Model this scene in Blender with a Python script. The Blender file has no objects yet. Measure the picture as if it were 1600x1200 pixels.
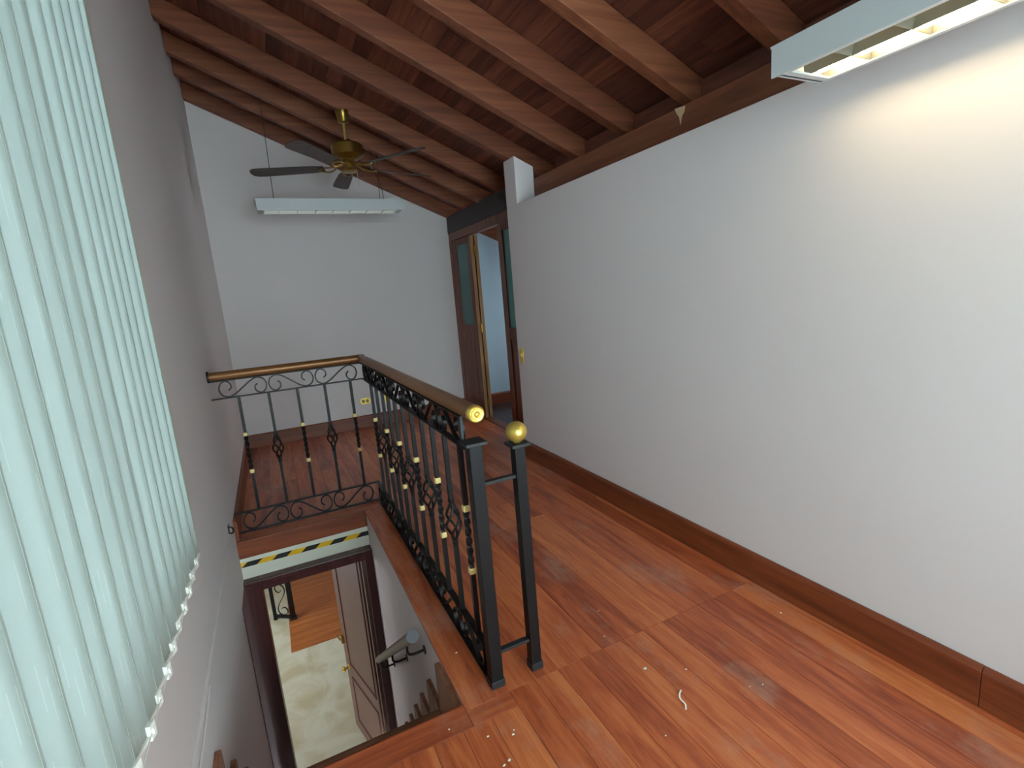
import bpy, bmesh, math, random
from mathutils import Vector, Matrix
random.seed(7)
S = bpy.context.scene
COL = S.collection

# ------------------------------------------------------------------ camera
cam_d = bpy.data.cameras.new('camera')
cam = bpy.data.objects.new('camera', cam_d); COL.objects.link(cam)
RX = Vector((0.89461294, -0.43969794, -0.07958275))
RD = Vector((-0.15062715, -0.12906963, -0.98012881))
RF = Vector((0.4206889, 0.88882324, -0.18169781))
m = Matrix((RX, -RD, -RF)).transposed().to_4x4()
m.translation = Vector((0, 0, 1.45))
cam.matrix_world = m
cam_d.sensor_width = 36.0
cam_d.lens = 782.68 / 1600 * 36
cam_d.clip_start = 0.02
S.camera = cam

# ------------------------------------------------------------------ world: bright overcast sky
SKY = 11.0
w = bpy.data.worlds.new('sky'); S.world = w; w.use_nodes = True
bg = w.node_tree.nodes['Background']
bg.inputs[0].default_value = (0.87, 0.94, 1.0, 1)
bg.inputs[1].default_value = SKY
TUBE = 20.0

# ------------------------------------------------------------------ exposure
vs = S.view_settings
S.display_settings.display_device = 'sRGB'
vs.view_transform = 'Standard'; vs.look = 'None'; vs.gamma = 1.0; vs.use_curve_mapping = False
vs.exposure = 0.63
S.cycles.max_bounces = 9; S.cycles.transparent_max_bounces = 6

YBW = -1.92
def portal(name, loc, rot, sx, sy):
    l = bpy.data.lights.new(name, 'AREA'); l.shape = 'RECTANGLE'; l.size = sx; l.size_y = sy
    l.cycles.is_portal = True
    o = bpy.data.objects.new(name, l); COL.objects.link(o); o.location = loc; o.rotation_euler = rot
# sky portals sit in the window openings (they only steer sampling of the sky)
portal('window_portal', (-0.60, 0.375, 1.73), (0, -math.pi/2, 0), 2.0, 3.65)
portal('back_window_portal', (0.78, YBW, 1.3), (-math.pi/2, 0, 0), 2.16, 2.2)
portal('side_room_portal', (4.02, 4.9, 1.2), (0, math.pi/2, 0), 0.4, 0.9)
portal('hall_portal', (-1.72, 5.6, -1.02), (0, -math.pi/2, 0), 0.45, 1.6)

# ------------------------------------------------------------------ materials
def lin(c):
    f = lambda v: v/12.92 if v <= 0.04045 else ((v+0.055)/1.055)**2.4
    return tuple(f(v/255) for v in c) + (1,)
def newmat(name):
    mt = bpy.data.materials.new(name); mt.use_nodes = True
    nt = mt.node_tree; b = nt.nodes['Principled BSDF']
    return mt, nt, b
def N(nt, t, **kw):
    n = nt.nodes.new(t)
    for k, v in kw.items(): setattr(n, k, v)
    return n
def plain(name, col, rough=0.5, metal=0.0, noise=0.0, scale=40, bump=0.0, spec=0.5):
    mt, nt, b = newmat(name)
    b.inputs['Base Color'].default_value = lin(col)
    b.inputs['Roughness'].default_value = rough; b.inputs['Metallic'].default_value = metal
    b.inputs['Specular IOR Level'].default_value = spec
    g = N(nt, 'ShaderNodeNewGeometry')
    if noise:
        n = N(nt, 'ShaderNodeTexNoise'); n.inputs['Scale'].default_value = scale; n.inputs['Detail'].default_value = 5
        nt.links.new(g.outputs['Position'], n.inputs['Vector'])
        mx = N(nt, 'ShaderNodeMix', data_type='RGBA')
        c = lin(col); mx.inputs[6].default_value = tuple(v*(1-noise) for v in c[:3])+(1,)
        mx.inputs[7].default_value = tuple(min(1, v*(1+noise)) for v in c[:3])+(1,)
        nt.links.new(n.outputs['Fac'], mx.inputs[0]); nt.links.new(mx.outputs[2], b.inputs['Base Color'])
    if bump:
        n2 = N(nt, 'ShaderNodeTexNoise'); n2.inputs['Scale'].default_value = scale*3; n2.inputs['Detail'].default_value = 4
        nt.links.new(g.outputs['Position'], n2.inputs['Vector'])
        bp = N(nt, 'ShaderNodeBump'); bp.inputs['Strength'].default_value = bump; bp.inputs['Distance'].default_value = 0.004
        nt.links.new(n2.outputs['Fac'], bp.inputs['Height']); nt.links.new(bp.outputs['Normal'], b.inputs['Normal'])
    return mt
def wood(name, c_dark, c_mid, c_light, axis='y', rough=0.35, scale=1.0, var=0.25, bump=0.15, dusty=0.0, coat=0.0, stretch=0.06):
    mt, nt, b = newmat(name)
    g = N(nt, 'ShaderNodeNewGeometry'); oi = N(nt, 'ShaderNodeObjectInfo')
    mul = N(nt, 'ShaderNodeVectorMath', operation='SCALE')
    comb = N(nt, 'ShaderNodeCombineXYZ')
    for i in range(3): nt.links.new(oi.outputs['Random'], comb.inputs[i])
    nt.links.new(comb.outputs[0], mul.inputs[0]); mul.inputs['Scale'].default_value = 37.0
    add = N(nt, 'ShaderNodeVectorMath', operation='ADD')
    nt.links.new(g.outputs['Position'], add.inputs[0]); nt.links.new(mul.outputs[0], add.inputs[1])
    mp = N(nt, 'ShaderNodeMapping')
    sc = [1, 1, 1]; sc['xyz'.index(axis)] = stretch
    mp.inputs['Scale'].default_value = [v*scale for v in sc]
    nt.links.new(add.outputs[0], mp.inputs['Vector'])
    n1 = N(nt, 'ShaderNodeTexNoise'); n1.inputs['Scale'].default_value = 22; n1.inputs['Detail'].default_value = 6
    n1.inputs['Roughness'].default_value = 0.6; n1.inputs['Distortion'].default_value = 0.6
    nt.links.new(mp.outputs[0], n1.inputs['Vector'])
    n2 = N(nt, 'ShaderNodeTexNoise'); n2.inputs['Scale'].default_value = 130; n2.inputs['Detail'].default_value = 3
    nt.links.new(mp.outputs[0], n2.inputs['Vector'])
    mixf = N(nt, 'ShaderNodeMath', operation='MULTIPLY_ADD'); mixf.inputs[1].default_value = 0.25
    nt.links.new(n2.outputs['Fac'], mixf.inputs[0])
    sub = N(nt, 'ShaderNodeMath', operation='MULTIPLY_ADD'); sub.inputs[1].default_value = 0.85; sub.inputs[2].default_value = -0.05
    nt.links.new(n1.outputs['Fac'], sub.inputs[0]); nt.links.new(sub.outputs[0], mixf.inputs[2])
    rv = N(nt, 'ShaderNodeMath', operation='MULTIPLY_ADD'); rv.inputs[1].default_value = var; rv.inputs[2].default_value = -var/2
    nt.links.new(oi.outputs['Random'], rv.inputs[0])
    fin = N(nt, 'ShaderNodeMath', operation='ADD'); nt.links.new(mixf.outputs[0], fin.inputs[0]); nt.links.new(rv.outputs[0], fin.inputs[1])
    cr = N(nt, 'ShaderNodeValToRGB')
    e = cr.color_ramp.elements; e[0].position = 0.30; e[0].color = lin(c_dark); e[1].position = 0.74; e[1].color = lin(c_light)
    k = e.new(0.52); k.color = lin(c_mid)
    nt.links.new(fin.outputs[0], cr.inputs[0])
    col_out = cr.outputs[0]
    if dusty:
        d1 = N(nt, 'ShaderNodeTexNoise'); d1.inputs['Scale'].default_value = 1.9; d1.inputs['Detail'].default_value = 8; d1.inputs['Roughness'].default_value = 0.72
        mp2 = N(nt, 'ShaderNodeMapping'); mp2.inputs['Scale'].default_value = (1.6, 0.8, 1); nt.links.new(g.outputs['Position'], mp2.inputs['Vector'])
        nt.links.new(mp2.outputs[0], d1.inputs['Vector'])
        r = N(nt, 'ShaderNodeMapRange'); r.inputs[1].default_value = 0.53; r.inputs[2].default_value = 0.76; r.inputs[4].default_value = dusty
        nt.links.new(d1.outputs['Fac'], r.inputs[0])
        mx = N(nt, 'ShaderNodeMix', data_type='RGBA'); mx.inputs[7].default_value = lin((196, 168, 148))
        nt.links.new(r.outputs[0], mx.inputs[0]); nt.links.new(col_out, mx.inputs[6]); col_out = mx.outputs[2]
        rr = N(nt, 'ShaderNodeMapRange'); rr.inputs[1].default_value = 0.3; rr.inputs[2].default_value = 0.7; rr.inputs[3].default_value = rough-0.06; rr.inputs[4].default_value = rough+0.18
        nt.links.new(d1.outputs['Fac'], rr.inputs[0]); nt.links.new(rr.outputs[0], b.inputs['Roughness'])
    else:
        b.inputs['Roughness'].default_value = rough
    nt.links.new(col_out, b.inputs['Base Color'])
    b.inputs['Coat Weight'].default_value = coat; b.inputs['Coat Roughness'].default_value = 0.25
    bp = N(nt, 'ShaderNodeBump'); bp.inputs['Strength'].default_value = bump; bp.inputs['Distance'].default_value = 0.002
    nt.links.new(mixf.outputs[0], bp.inputs['Height']); nt.links.new(bp.outputs['Normal'], b.inputs['Normal'])
    return mt
def emit(name, col, st):
    mt = bpy.data.materials.new(name); mt.use_nodes = True; nt = mt.node_tree; nt.nodes.clear()
    e = N(nt, 'ShaderNodeEmission'); e.inputs[0].default_value = lin(col); e.inputs[1].default_value = st
    o = N(nt, 'ShaderNodeOutputMaterial'); nt.links.new(e.outputs[0], o.inputs[0]); return mt
def glass(name, tint=(235, 245, 245), frost=False):
    mt = bpy.data.materials.new(name); mt.use_nodes = True; nt = mt.node_tree; nt.nodes.clear()
    o = N(nt, 'ShaderNodeOutputMaterial'); mx = N(nt, 'ShaderNodeMixShader')
    gl = N(nt, 'ShaderNodeBsdfGlossy'); gl.inputs['Roughness'].default_value = 0.05
    fr = N(nt, 'ShaderNodeFresnel'); fr.inputs[0].default_value = 1.45
    if frost:
        tr = N(nt, 'ShaderNodeMixShader'); tr.inputs[0].default_value = 0.6
        a = N(nt, 'ShaderNodeBsdfTranslucent'); a.inputs[0].default_value = lin(tint)
        d = N(nt, 'ShaderNodeBsdfDiffuse'); d.inputs[0].default_value = lin(tint)
        nt.links.new(d.outputs[0], tr.inputs[1]); nt.links.new(a.outputs[0], tr.inputs[2])
        gl.inputs['Roughness'].default_value = 0.2
    else:
        tr = N(nt, 'ShaderNodeBsdfTransparent'); tr.inputs[0].default_value = lin(tint)
    nt.links.new(fr.outputs[0], mx.inputs[0]); nt.links.new(tr.outputs[0], mx.inputs[1]); nt.links.new(gl.outputs[0], mx.inputs[2])
    nt.links.new(mx.outputs[0], o.inputs[0]); return mt
def blind_fabric():
    mt = bpy.data.materials.new('blind_fabric'); mt.use_nodes = True; nt = mt.node_tree; nt.nodes.clear()
    L = nt.links.new
    o = N(nt, 'ShaderNodeOutputMaterial')
    tc = N(nt, 'ShaderNodeTexCoord'); sep = N(nt, 'ShaderNodeSeparateXYZ'); L(tc.outputs['Object'], sep.inputs[0])
    oi = N(nt, 'ShaderNodeObjectInfo')
    def math_(op, a, b=None, c=None):
        n = N(nt, 'ShaderNodeMath', operation=op)
        for i, v in enumerate((a, b, c)):
            if v is None: continue
            if isinstance(v, (int, float)): n.inputs[i].default_value = v
            else: L(v, n.inputs[i])
        return n.outputs[0]
    u = math_('DIVIDE', sep.outputs['Y'], 0.014); colid = math_('FLOOR', u); fu = math_('FRACT', u)
    wn = N(nt, 'ShaderNodeTexWhiteNoise', noise_dimensions='2D')
    cb = N(nt, 'ShaderNodeCombineXYZ'); L(colid, cb.inputs[0]); L(oi.outputs['Random'], cb.inputs[1]); L(cb.outputs[0], wn.inputs[0])
    v = math_('MULTIPLY_ADD', sep.outputs['Z'], 1/0.16, wn.outputs['Value'])
    fv = math_('FRACT', v); vid = math_('FLOOR', v)
    wn2 = N(nt, 'ShaderNodeTexWhiteNoise', noise_dimensions='2D'); cb2 = N(nt, 'ShaderNodeCombineXYZ'); L(colid, cb2.inputs[0]); L(vid, cb2.inputs[1]); L(cb2.outputs[0], wn2.inputs[0])
    dash = math_('MULTIPLY', math_('MULTIPLY', math_('LESS_THAN', fv, 0.42), math_('LESS_THAN', fu, 0.13)), math_('GREATER_THAN', wn2.outputs['Value'], 0.5))
    rib = math_('SINE', math_('MULTIPLY', sep.outputs['Z'], 1500.0))
    h = math_('MULTIPLY', dash, math_('MULTIPLY_ADD', rib, 0.3, 0.7))
    ns = N(nt, 'ShaderNodeTexNoise'); ns.inputs['Scale'].default_value = 160; L(tc.outputs['Object'], ns.inputs['Vector'])
    h2 = math_('MULTIPLY_ADD', ns.outputs['Fac'], 0.4, h)
    bp = N(nt, 'ShaderNodeBump'); bp.inputs['Strength'].default_value = 0.25; bp.inputs['Distance'].default_value = 0.001; L(h2, bp.inputs['Height'])
    mc = N(nt, 'ShaderNodeMix', data_type='RGBA'); mc.inputs[6].default_value = lin((192, 194, 189)); mc.inputs[7].default_value = lin((226, 227, 220))
    L(dash, mc.inputs[0])
    mc2 = N(nt, 'ShaderNodeMix', data_type='RGBA'); mc2.inputs[6].default_value = lin((216, 227, 221)); mc2.inputs[7].default_value = lin((224, 233, 227))
    L(ns.outputs['Fac'], mc2.inputs[0])
    d = N(nt, 'ShaderNodeBsdfDiffuse'); L(mc.outputs[2], d.inputs[0]); L(bp.outputs[0], d.inputs['Normal'])
    t = N(nt, 'ShaderNodeBsdfTranslucent'); L(mc2.outputs[2], t.inputs[0]); L(bp.outputs[0], t.inputs['Normal'])
    mx = N(nt, 'ShaderNodeMixShader'); mx.inputs[0].default_value = 0.56
    L(d.outputs[0], mx.inputs[1]); L(t.outputs[0], mx.inputs[2]); L(mx.outputs[0], o.inputs[0])
    return mt
def marble():
    mt, nt, b = newmat('marble')
    g = N(nt, 'ShaderNodeNewGeometry')
    n = N(nt, 'ShaderNodeTexNoise'); n.inputs['Scale'].default_value = 2.2; n.inputs['Detail'].default_value = 8; n.inputs['Distortion'].default_value = 1.6
    nt.links.new(g.outputs['Position'], n.inputs['Vector'])
    cr = N(nt, 'ShaderNodeValToRGB'); e = cr.color_ramp.elements
    e[0].position = 0.35; e[0].color = lin((196, 190, 152)); e[1].position = 0.6; e[1].color = lin((218, 220, 196))
    nt.links.new(n.outputs['Fac'], cr.inputs[0]); nt.links.new(cr.outputs[0], b.inputs['Base Color']); b.inputs['Roughness'].default_value = 0.3
    return mt

M = dict(
    wall=plain('white_wall_paint', (219, 209, 207), 0.75, noise=0.02, scale=3, bump=0.12),
    bluewall=plain('pale_blue_wall', (176, 206, 222), 0.75, noise=0.02, scale=3),  # even pale blue for the side room's end wall
    cream=plain('cream_gloss_paint', (212, 208, 190), 0.45, noise=0.02, scale=6),
    floor_y=wood('floor_boards', (136, 58, 34), (186, 94, 54), (212, 126, 74), 'y', 0.34, var=0.2, dusty=0.6, coat=0.15, stretch=0.085),
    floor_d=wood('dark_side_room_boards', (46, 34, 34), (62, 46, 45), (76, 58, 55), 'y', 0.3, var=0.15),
    floor_x=wood('floor_border_boards', (134, 58, 34), (176, 88, 52), (202, 116, 70), 'x', 0.34, var=0.1, dusty=0.45, coat=0.15),
    base_y=wood('baseboard_wood', (84, 36, 20), (118, 56, 30), (140, 74, 40), 'y', 0.4, var=0.12),
    base_x=wood('baseboard_wood_cross', (84, 36, 20), (118, 56, 30), (140, 74, 40), 'x', 0.4, var=0.1),
    rafter=wood('rafter_wood', (94, 48, 30), (124, 68, 43), (146, 88, 58), 'x', 0.55, scale=0.8, var=0.15, bump=0.2, stretch=0.03),
    deck=wood('ceiling_board_wood', (80, 40, 28), (112, 60, 42), (138, 80, 56), 'y', 0.6, var=0.3, bump=0.2),
    beam=wood('beam_wood', (92, 48, 30), (126, 70, 46), (146, 88, 58), 'y', 0.55, var=0.05, scale=0.6),
    darkbeam=plain('dark_painted_beam', (62, 56, 56), 0.6, noise=0.1, scale=8),
    doorwood=wood('door_wood', (82, 42, 26), (112, 60, 38), (134, 78, 50), 'z', 0.42, var=0.1),
    dooredge=wood('door_edge_wood', (128, 92, 56), (160, 120, 76), (184, 146, 96), 'z', 0.5, var=0.1),
    lowframe=wood('dark_door_frame', (50, 20, 20), (72, 30, 30), (88, 42, 40), 'z', 0.35, var=0.05),
    lowleaf=plain('mauve_brown_door', (112, 80, 66), 0.45, noise=0.05, scale=4),
    groove=plain('door_moulding', (104, 52, 48), 0.45),
    tread=wood('stair_wood', (104, 66, 46), (140, 96, 70), (160, 116, 86), 'x', 0.5, var=0.1),
    skirt=wood('stair_skirting_wood', (108, 62, 42), (142, 92, 66), (158, 112, 82), 'z', 0.5, var=0.12),
    iron=plain('black_iron', (14, 12, 14), 0.42, 0.0, noise=0.3, scale=60, bump=0.15, spec=0.3),
    ironworn=plain('worn_black_iron', (36, 37, 40), 0.45, 0.2, noise=0.4, scale=70, bump=0.2),
    brass=plain('brass', (222, 190, 96), 0.32, 0.75, noise=0.08, scale=30),
    oldbrass=plain('antique_brass', (150, 118, 56), 0.28, 0.9, noise=0.1, scale=20),
    collar=plain('gold_paint', (228, 206, 136), 0.45, 0.2),
    rail=plain('bronze_handrail', (134, 88, 50), 0.36, 0.4, noise=0.12, scale=9),
    stairrail=plain('varnished_stair_rail', (96, 84, 74), 0.35, 0.1, noise=0.2, scale=12),
    cap=plain('grey_cap', (66, 62, 66), 0.5),
    fixture=plain('white_enamel', (196, 198, 198), 0.35),
    louver=plain('louver_aluminium', (140, 136, 122), 0.35, 0.5), louverw=plain('louver_white', (236, 232, 220), 0.4),
    tube=emit('lit_tube', (255, 234, 186), TUBE),
    tubedim=emit('dim_fill_tube', (255, 232, 184), TUBE*0.09),  # left tube: weak glow added to brighten its row of cells
    tubeoff=plain('unlit_tube', (245, 240, 240), 0.3),
    blade=wood('fan_blade', (44, 32, 28), (66, 50, 44), (84, 66, 58), 'x', 0.45),
    cable=plain('black_cable', (22, 22, 24), 0.5), wire=plain('white_cable', (190, 180, 165), 0.5),
    pane=glass('window_glass'), skydim=glass('sky_dimming_glass', (182, 188, 191)), green=glass('green_frosted_glass', (120, 176, 170), True),  # panes behind the blind: tint added to dim the sky light
    fabric=blind_fabric(), plastic=plain('white_plastic', (238, 236, 228), 0.4),
    alum=plain('window_frame_white', (225, 226, 222), 0.4),
    yellow=plain('tape_yellow', (226, 176, 24), 0.4), black=plain('tape_black', (30, 30, 32), 0.4),
    marble=marble(), hallwood=wood('hall_floor_wood', (150, 84, 40), (182, 110, 56), (202, 134, 74), 'x', 0.3, var=0.0, coat=0.2),
    fleck=plain('white_paint_chip', (240, 236, 226), 0.7),
    resin=plain('pale_filler', (206, 176, 140), 0.6),
)

# ------------------------------------------------------------------ mesh helpers
class MB:
    def __init__(s): s.v = []; s.f = []; s.mi = []; s.m = 0
    def add(s, vs, fs):
        b = len(s.v); s.v += [tuple(p) for p in vs]
        for f in fs: s.f.append(tuple(b+i for i in f)); s.mi.append(s.m)
        return s
    def box(s, x0, x1, y0, y1, z0, z1):
        vs = [(x, y, z) for z in (z0, z1) for y in (y0, y1) for x in (x0, x1)]
        return s.add(vs, [(0, 2, 3, 1), (4, 5, 7, 6), (0, 1, 5, 4), (2, 6, 7, 3), (0, 4, 6, 2), (1, 3, 7, 5)])
    def hexa(s, vs):   # 4 bottom ccw, 4 top ccw
        return s.add(vs, [(3, 2, 1, 0), (4, 5, 6, 7), (0, 1, 5, 4), (1, 2, 6, 5), (2, 3, 7, 6), (3, 0, 4, 7)])
    def prism(s, poly, d):   # poly: 3d points of one face, d: extrusion vector
        n = len(poly); d = Vector(d); a = [Vector(p) for p in poly]; b = [p+d for p in a]
        return s.add(a+b, [tuple(range(n))[::-1], tuple(range(n, 2*n))] + [(i, (i+1) % n, n+(i+1) % n, n+i) for i in range(n)])
    def sweep(s, pts, sec, up=(0, 0, 1), closed_caps=True, scales=None, twists=None):
        """sec: list of (a,b) in frame (side, up)"""
        pts = [Vector(p) for p in pts]; n = len(sec); up = Vector(up); rings = []
        for i, p in enumerate(pts):
            t = (pts[min(i+1, len(pts)-1)] - pts[max(i-1, 0)]).normalized()
            side = t.cross(up)
            if side.length < 1e-5: side = t.cross(Vector((0, 1, 0)))
            side.normalize(); u = side.cross(t).normalized()
            k = scales[i] if scales else 1.0; tw = twists[i] if twists else 0.0
            c, sn = math.cos(tw), math.sin(tw)
            rings.append([p + side*((a*c-b*sn)*k) + u*((a*sn+b*c)*k) for a, b in sec])
        vs = [q for r in rings for q in r]; fs = []
        for i in range(len(pts)-1):
            for j in range(n):
                fs.append((i*n+j, i*n+(j+1) % n, (i+1)*n+(j+1) % n, (i+1)*n+j))
        if closed_caps: fs += [tuple(range(n))[::-1], tuple(range((len(pts)-1)*n, len(pts)*n))]
        return s.add(vs, fs)
    def tube(s, pts, r, n=8, scales=None, up=(0, 0, 1)):
        return s.sweep(pts, [(r*math.cos(2*math.pi*i/n), r*math.sin(2*math.pi*i/n)) for i in range(n)], up, True, scales)
    def lathe(s, c, prof, n=20, axis='z'):
        c = Vector(c); vs = []; fs = []
        for r, h in prof:
            for i in range(n):
                a = 2*math.pi*i/n; x, y = r*math.cos(a), r*math.sin(a)
                p = {'z': (x, y, h), 'y': (x, h, y), 'x': (h, x, y)}[axis]
                vs.append(c+Vector(p))
        for k in range(len(prof)-1):
            for i in range(n):
                fs.append((k*n+i, k*n+(i+1) % n, (k+1)*n+(i+1) % n, (k+1)*n+i))
        fs += [tuple(range(n))[::-1], tuple(range((len(prof)-1)*n, len(prof)*n))]
        return s.add(vs, fs)
    def xform(s, fn): s.v = [tuple(fn(Vector(p))) for p in s.v]; return s
    def mesh(s, name, mats, smooth=False):
        me = bpy.data.meshes.new(name); me.from_pydata(s.v, [], s.f)
        for mt in mats: me.materials.append(mt)
        if len(mats) > 1: me.polygons.foreach_set('material_index', s.mi)
        bm = bmesh.new(); bm.from_mesh(me); bmesh.ops.recalc_face_normals(bm, faces=bm.faces); bm.to_mesh(me); bm.free()
        if smooth:
            me.polygons.foreach_set('use_smooth', [True]*len(me.polygons))
            try: me.set_sharp_from_angle(angle=math.radians(38))
            except Exception: pass
        return me
    def build(s, name, mat, parent=None, smooth=False, bevel=0, **tags):
        off = wloc(parent)
        if off.length: s.v = [tuple(Vector(p)-off) for p in s.v]
        mats = mat if isinstance(mat, (list, tuple)) else [mat]
        return link(name, s.mesh(name, mats, smooth), parent, bevel, **tags)
def wloc(o):
    v = Vector((0, 0, 0))
    while o is not None: v += Vector(o.location); o = o.parent
    return v
def link(name, me, parent=None, bevel=0, loc=None, **tags):
    o = bpy.data.objects.new(name, me); COL.objects.link(o); o.parent = parent
    if loc is not None: o.location = loc
    if bevel:
        md = o.modifiers.new('bevel', 'BEVEL'); md.width = bevel; md.segments = 2; md.limit_method = 'ANGLE'
    for k, v in tags.items(): o[k] = v
    return o
def thing(name, label, category, loc=(0, 0, 0), group=None, kind=None):
    o = bpy.data.objects.new(name, None); COL.objects.link(o); o.location = loc; o.empty_display_size = 0.1
    o['label'] = label; o['category'] = category
    if group: o['group'] = group
    if kind: o['kind'] = kind
    return o
def ST(label, cat): return dict(label=label, category=cat, kind='structure')
def catmull(P, k=6):
    P = [Vector(p) for p in P]; out = []
    for i in range(len(P)-1):
        a, b, c, d = P[max(i-1, 0)], P[i], P[i+1], P[min(i+2, len(P)-1)]
        for j in range(k):
            t = j/k
            out.append(0.5*((2*b)+(c-a)*t+(2*a-5*b+4*c-d)*t*t+(3*b-a-3*c+d)*t**3))
    return out+[P[-1]]

# ------------------------------------------------------------------ dimensions (metres)
XL, XR, YF, YB = -0.385, 1.908, 6.0, -1.7      # left wall, right wall, far wall, back wall
XO, YN, YE = 0.431, 1.535, 3.52                # stair opening: right side, near edge, far edge
LOW = -2.30                                    # floor of the hall below
SL = 0.44
def rz(x): return 2.48 - SL*(x-1.9)            # underside of the rafters
RH = 0.15                                      # rafter height
def dz(x): return rz(x)+RH                     # underside of ceiling boards
XD = 2.15                                      # door wall plane

# ================================================================== STRUCTURE
# floor: slab with the stair opening, boards on top
fl = MB()
for a in ((XL-0.2, XO+0.012, YB, YN), (XO+0.012, 4.0, YB, YE), (XL-0.2, 4.0, YE+0.01, 6.2)):
    fl.box(a[0], a[1], a[2], a[3], -0.24, -0.021)
FLOOR = fl.build('floor', M['base_y'], **ST('varnished reddish brown wooden board floor around the stair opening', 'floor'))
def board(x0, x1, y0, y1, mat, zt=0.0, parent=FLOOR, g=0.0006):
    mb = MB().box(x0+g, x1-g, y0+g, y1-g, -0.02, zt)
    mb.build('floor_board', mat, parent, bevel=0.0012)
BW = 0.105
YJ = 1.505
# far zone boards: x from border (0.60) to right, y from joint line to far wall
board(XO-0.003, 0.60, YN-0.03, YE, M['floor_y'])                 # border beside the opening
x = 0.60; i = 0
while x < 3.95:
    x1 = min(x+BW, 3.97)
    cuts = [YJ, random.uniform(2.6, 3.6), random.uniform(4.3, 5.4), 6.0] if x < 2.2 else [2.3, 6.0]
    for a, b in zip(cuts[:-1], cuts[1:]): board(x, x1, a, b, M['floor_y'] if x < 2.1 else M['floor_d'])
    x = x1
x = XL
while x < 0.60-1e-6:                                            # landing beyond the opening
    x1 = min(x+BW, 0.60); c = random.uniform(4.4, 5.3)
    board(x, x1, YE+0.10, c, M['floor_y']); board(x, x1, c, 6.0, M['floor_y']); x = x1
board(XL, 0.60, YE, YE+0.10, M['floor_x'])
# near zone
board(XL, XO-0.003, 1.43, YN, M['floor_x']); board(XO-0.003, 0.60, 1.43, YN-0.03, M['floor_x'])
x = XL; k = 0
while x < XR-1e-6:
    x1 = XL+0.04 if x == XL else min(x+BW, XR)
    top = 1.43 if x < 0.58 else YJ
    c = random.uniform(-0.6, 0.35)
    board(x, x1, c, top, M['floor_y']); board(x, x1, YB, c, M['floor_y']); x = x1

# left wall with the window opening; thinner below the upper floor
WY0, WY1, WZ0, WZ1 = -1.45, 2.12, 0.74, 2.72
wl = MB()
wl.box(XL-0.2, XL, YB-0.2, WY0, -0.28, 3.66); wl.box(XL-0.2, XL, WY1, 6.2, -0.28, 3.66)
wl.box(XL-0.2, XL, WY0, WY1, -0.28, WZ0); wl.box(XL-0.2, XL, WY0, WY1, WZ1, 3.66)
wl.box(XL-0.2, XL-0.035, YB-0.2, 3.44, LOW, -0.28)
wl.build('wall_left', M['wall'], **ST('white plastered left wall with the tall blind-covered window', 'wall'))
# far wall, sloped top, continues behind the folding door
WFAR = MB().prism([(XL-0.2, YF, -0.24), (4.0, YF, -0.24), (4.0, YF, dz(4.0)-0.01), (XL-0.2, YF, dz(XL-0.2)-0.01)], (0, 0.2, 0)).build(
    'wall_far', M['wall'], **ST('white far wall with sloping top under the rafters', 'wall'))
BX0, BX1, BZ0, BZ1 = -0.3, 1.86, 0.2, 2.4
wb = MB()
wb.box(XL-0.2, 4.0, YB-0.2, YB, -0.24, BZ0); wb.box(XL-0.2, BX0, YB-0.2, YB, BZ0, BZ1); wb.box(BX1, 2.24, YB-0.2, YB, BZ0, BZ1)
wb.prism([(XL-0.2, YB, BZ1), (2.24, YB, BZ1), (2.24, YB, dz(2.24)-0.01), (XL-0.2, YB, dz(XL-0.2)-0.01)], (0, -0.2, 0))
wb.prism([(2.24, YB, BZ0), (4.0, YB, BZ0), (4.0, YB, dz(4.0)-0.01), (2.24, YB, dz(2.24)-0.01)], (0, -0.2, 0))
wb.build('wall_back', M['wall'], **ST('white wall behind the viewer', 'wall'))
wr = MB()
YP0, YP1 = 3.67, 3.86
wr.box(XR, 2.13, YB, YP1, 0, 2.12)
wr.hexa([(XR, YP0, 2.12), (2.074, YP0, 2.12), (2.074, YP1, 2.12), (XR, YP1, 2.12), (XR, YP0, rz(XR)), (2.074, YP0, rz(2.074)), (2.074, YP1, rz(2.074)), (XR, YP1, rz(XR))])
wr.build('wall_right', M['wall'], bevel=0.004, **ST('long white right wall ending in a narrow pilaster by the folding door', 'wall'))
# side room behind the folding door: right-hand wall with its window opening, wall towards the viewer
ws = MB()
ws.box(4.0, 4.1, YB, 4.45, 0, 1.68); ws.box(4.0, 4.1, 5.35, 6.2, 0, 1.68); ws.box(4.0, 4.1, 4.45, 5.35, 0, 1.0); ws.box(4.0, 4.1, 4.45, 5.35, 1.4, 1.68)
ws.box(2.24, 4.0, 3.6, 3.7, 0, 1.68)
ws.build('wall_side_room', M['wall'], **ST('pale wall of the side room beyond the folding door', 'wall'))

MB().hexa([(0.86, 5.994, 2.350), (2.09, 5.994, 2.322), (2.09, 6.0, 2.322), (0.86, 6.0, 2.350), (0.86, 5.994, 2.356), (2.09, 5.994, 2.328), (2.09, 6.0, 2.328), (0.86, 6.0, 2.356)]).build('plaster_ridge', M['wall'], WFAR)
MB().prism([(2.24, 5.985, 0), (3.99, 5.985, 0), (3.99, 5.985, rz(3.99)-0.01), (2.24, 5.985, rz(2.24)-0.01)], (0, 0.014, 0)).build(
    'wall_side_room_far', M['bluewall'], **ST('pale blue wall seen through the open folding door', 'wall'))

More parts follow.
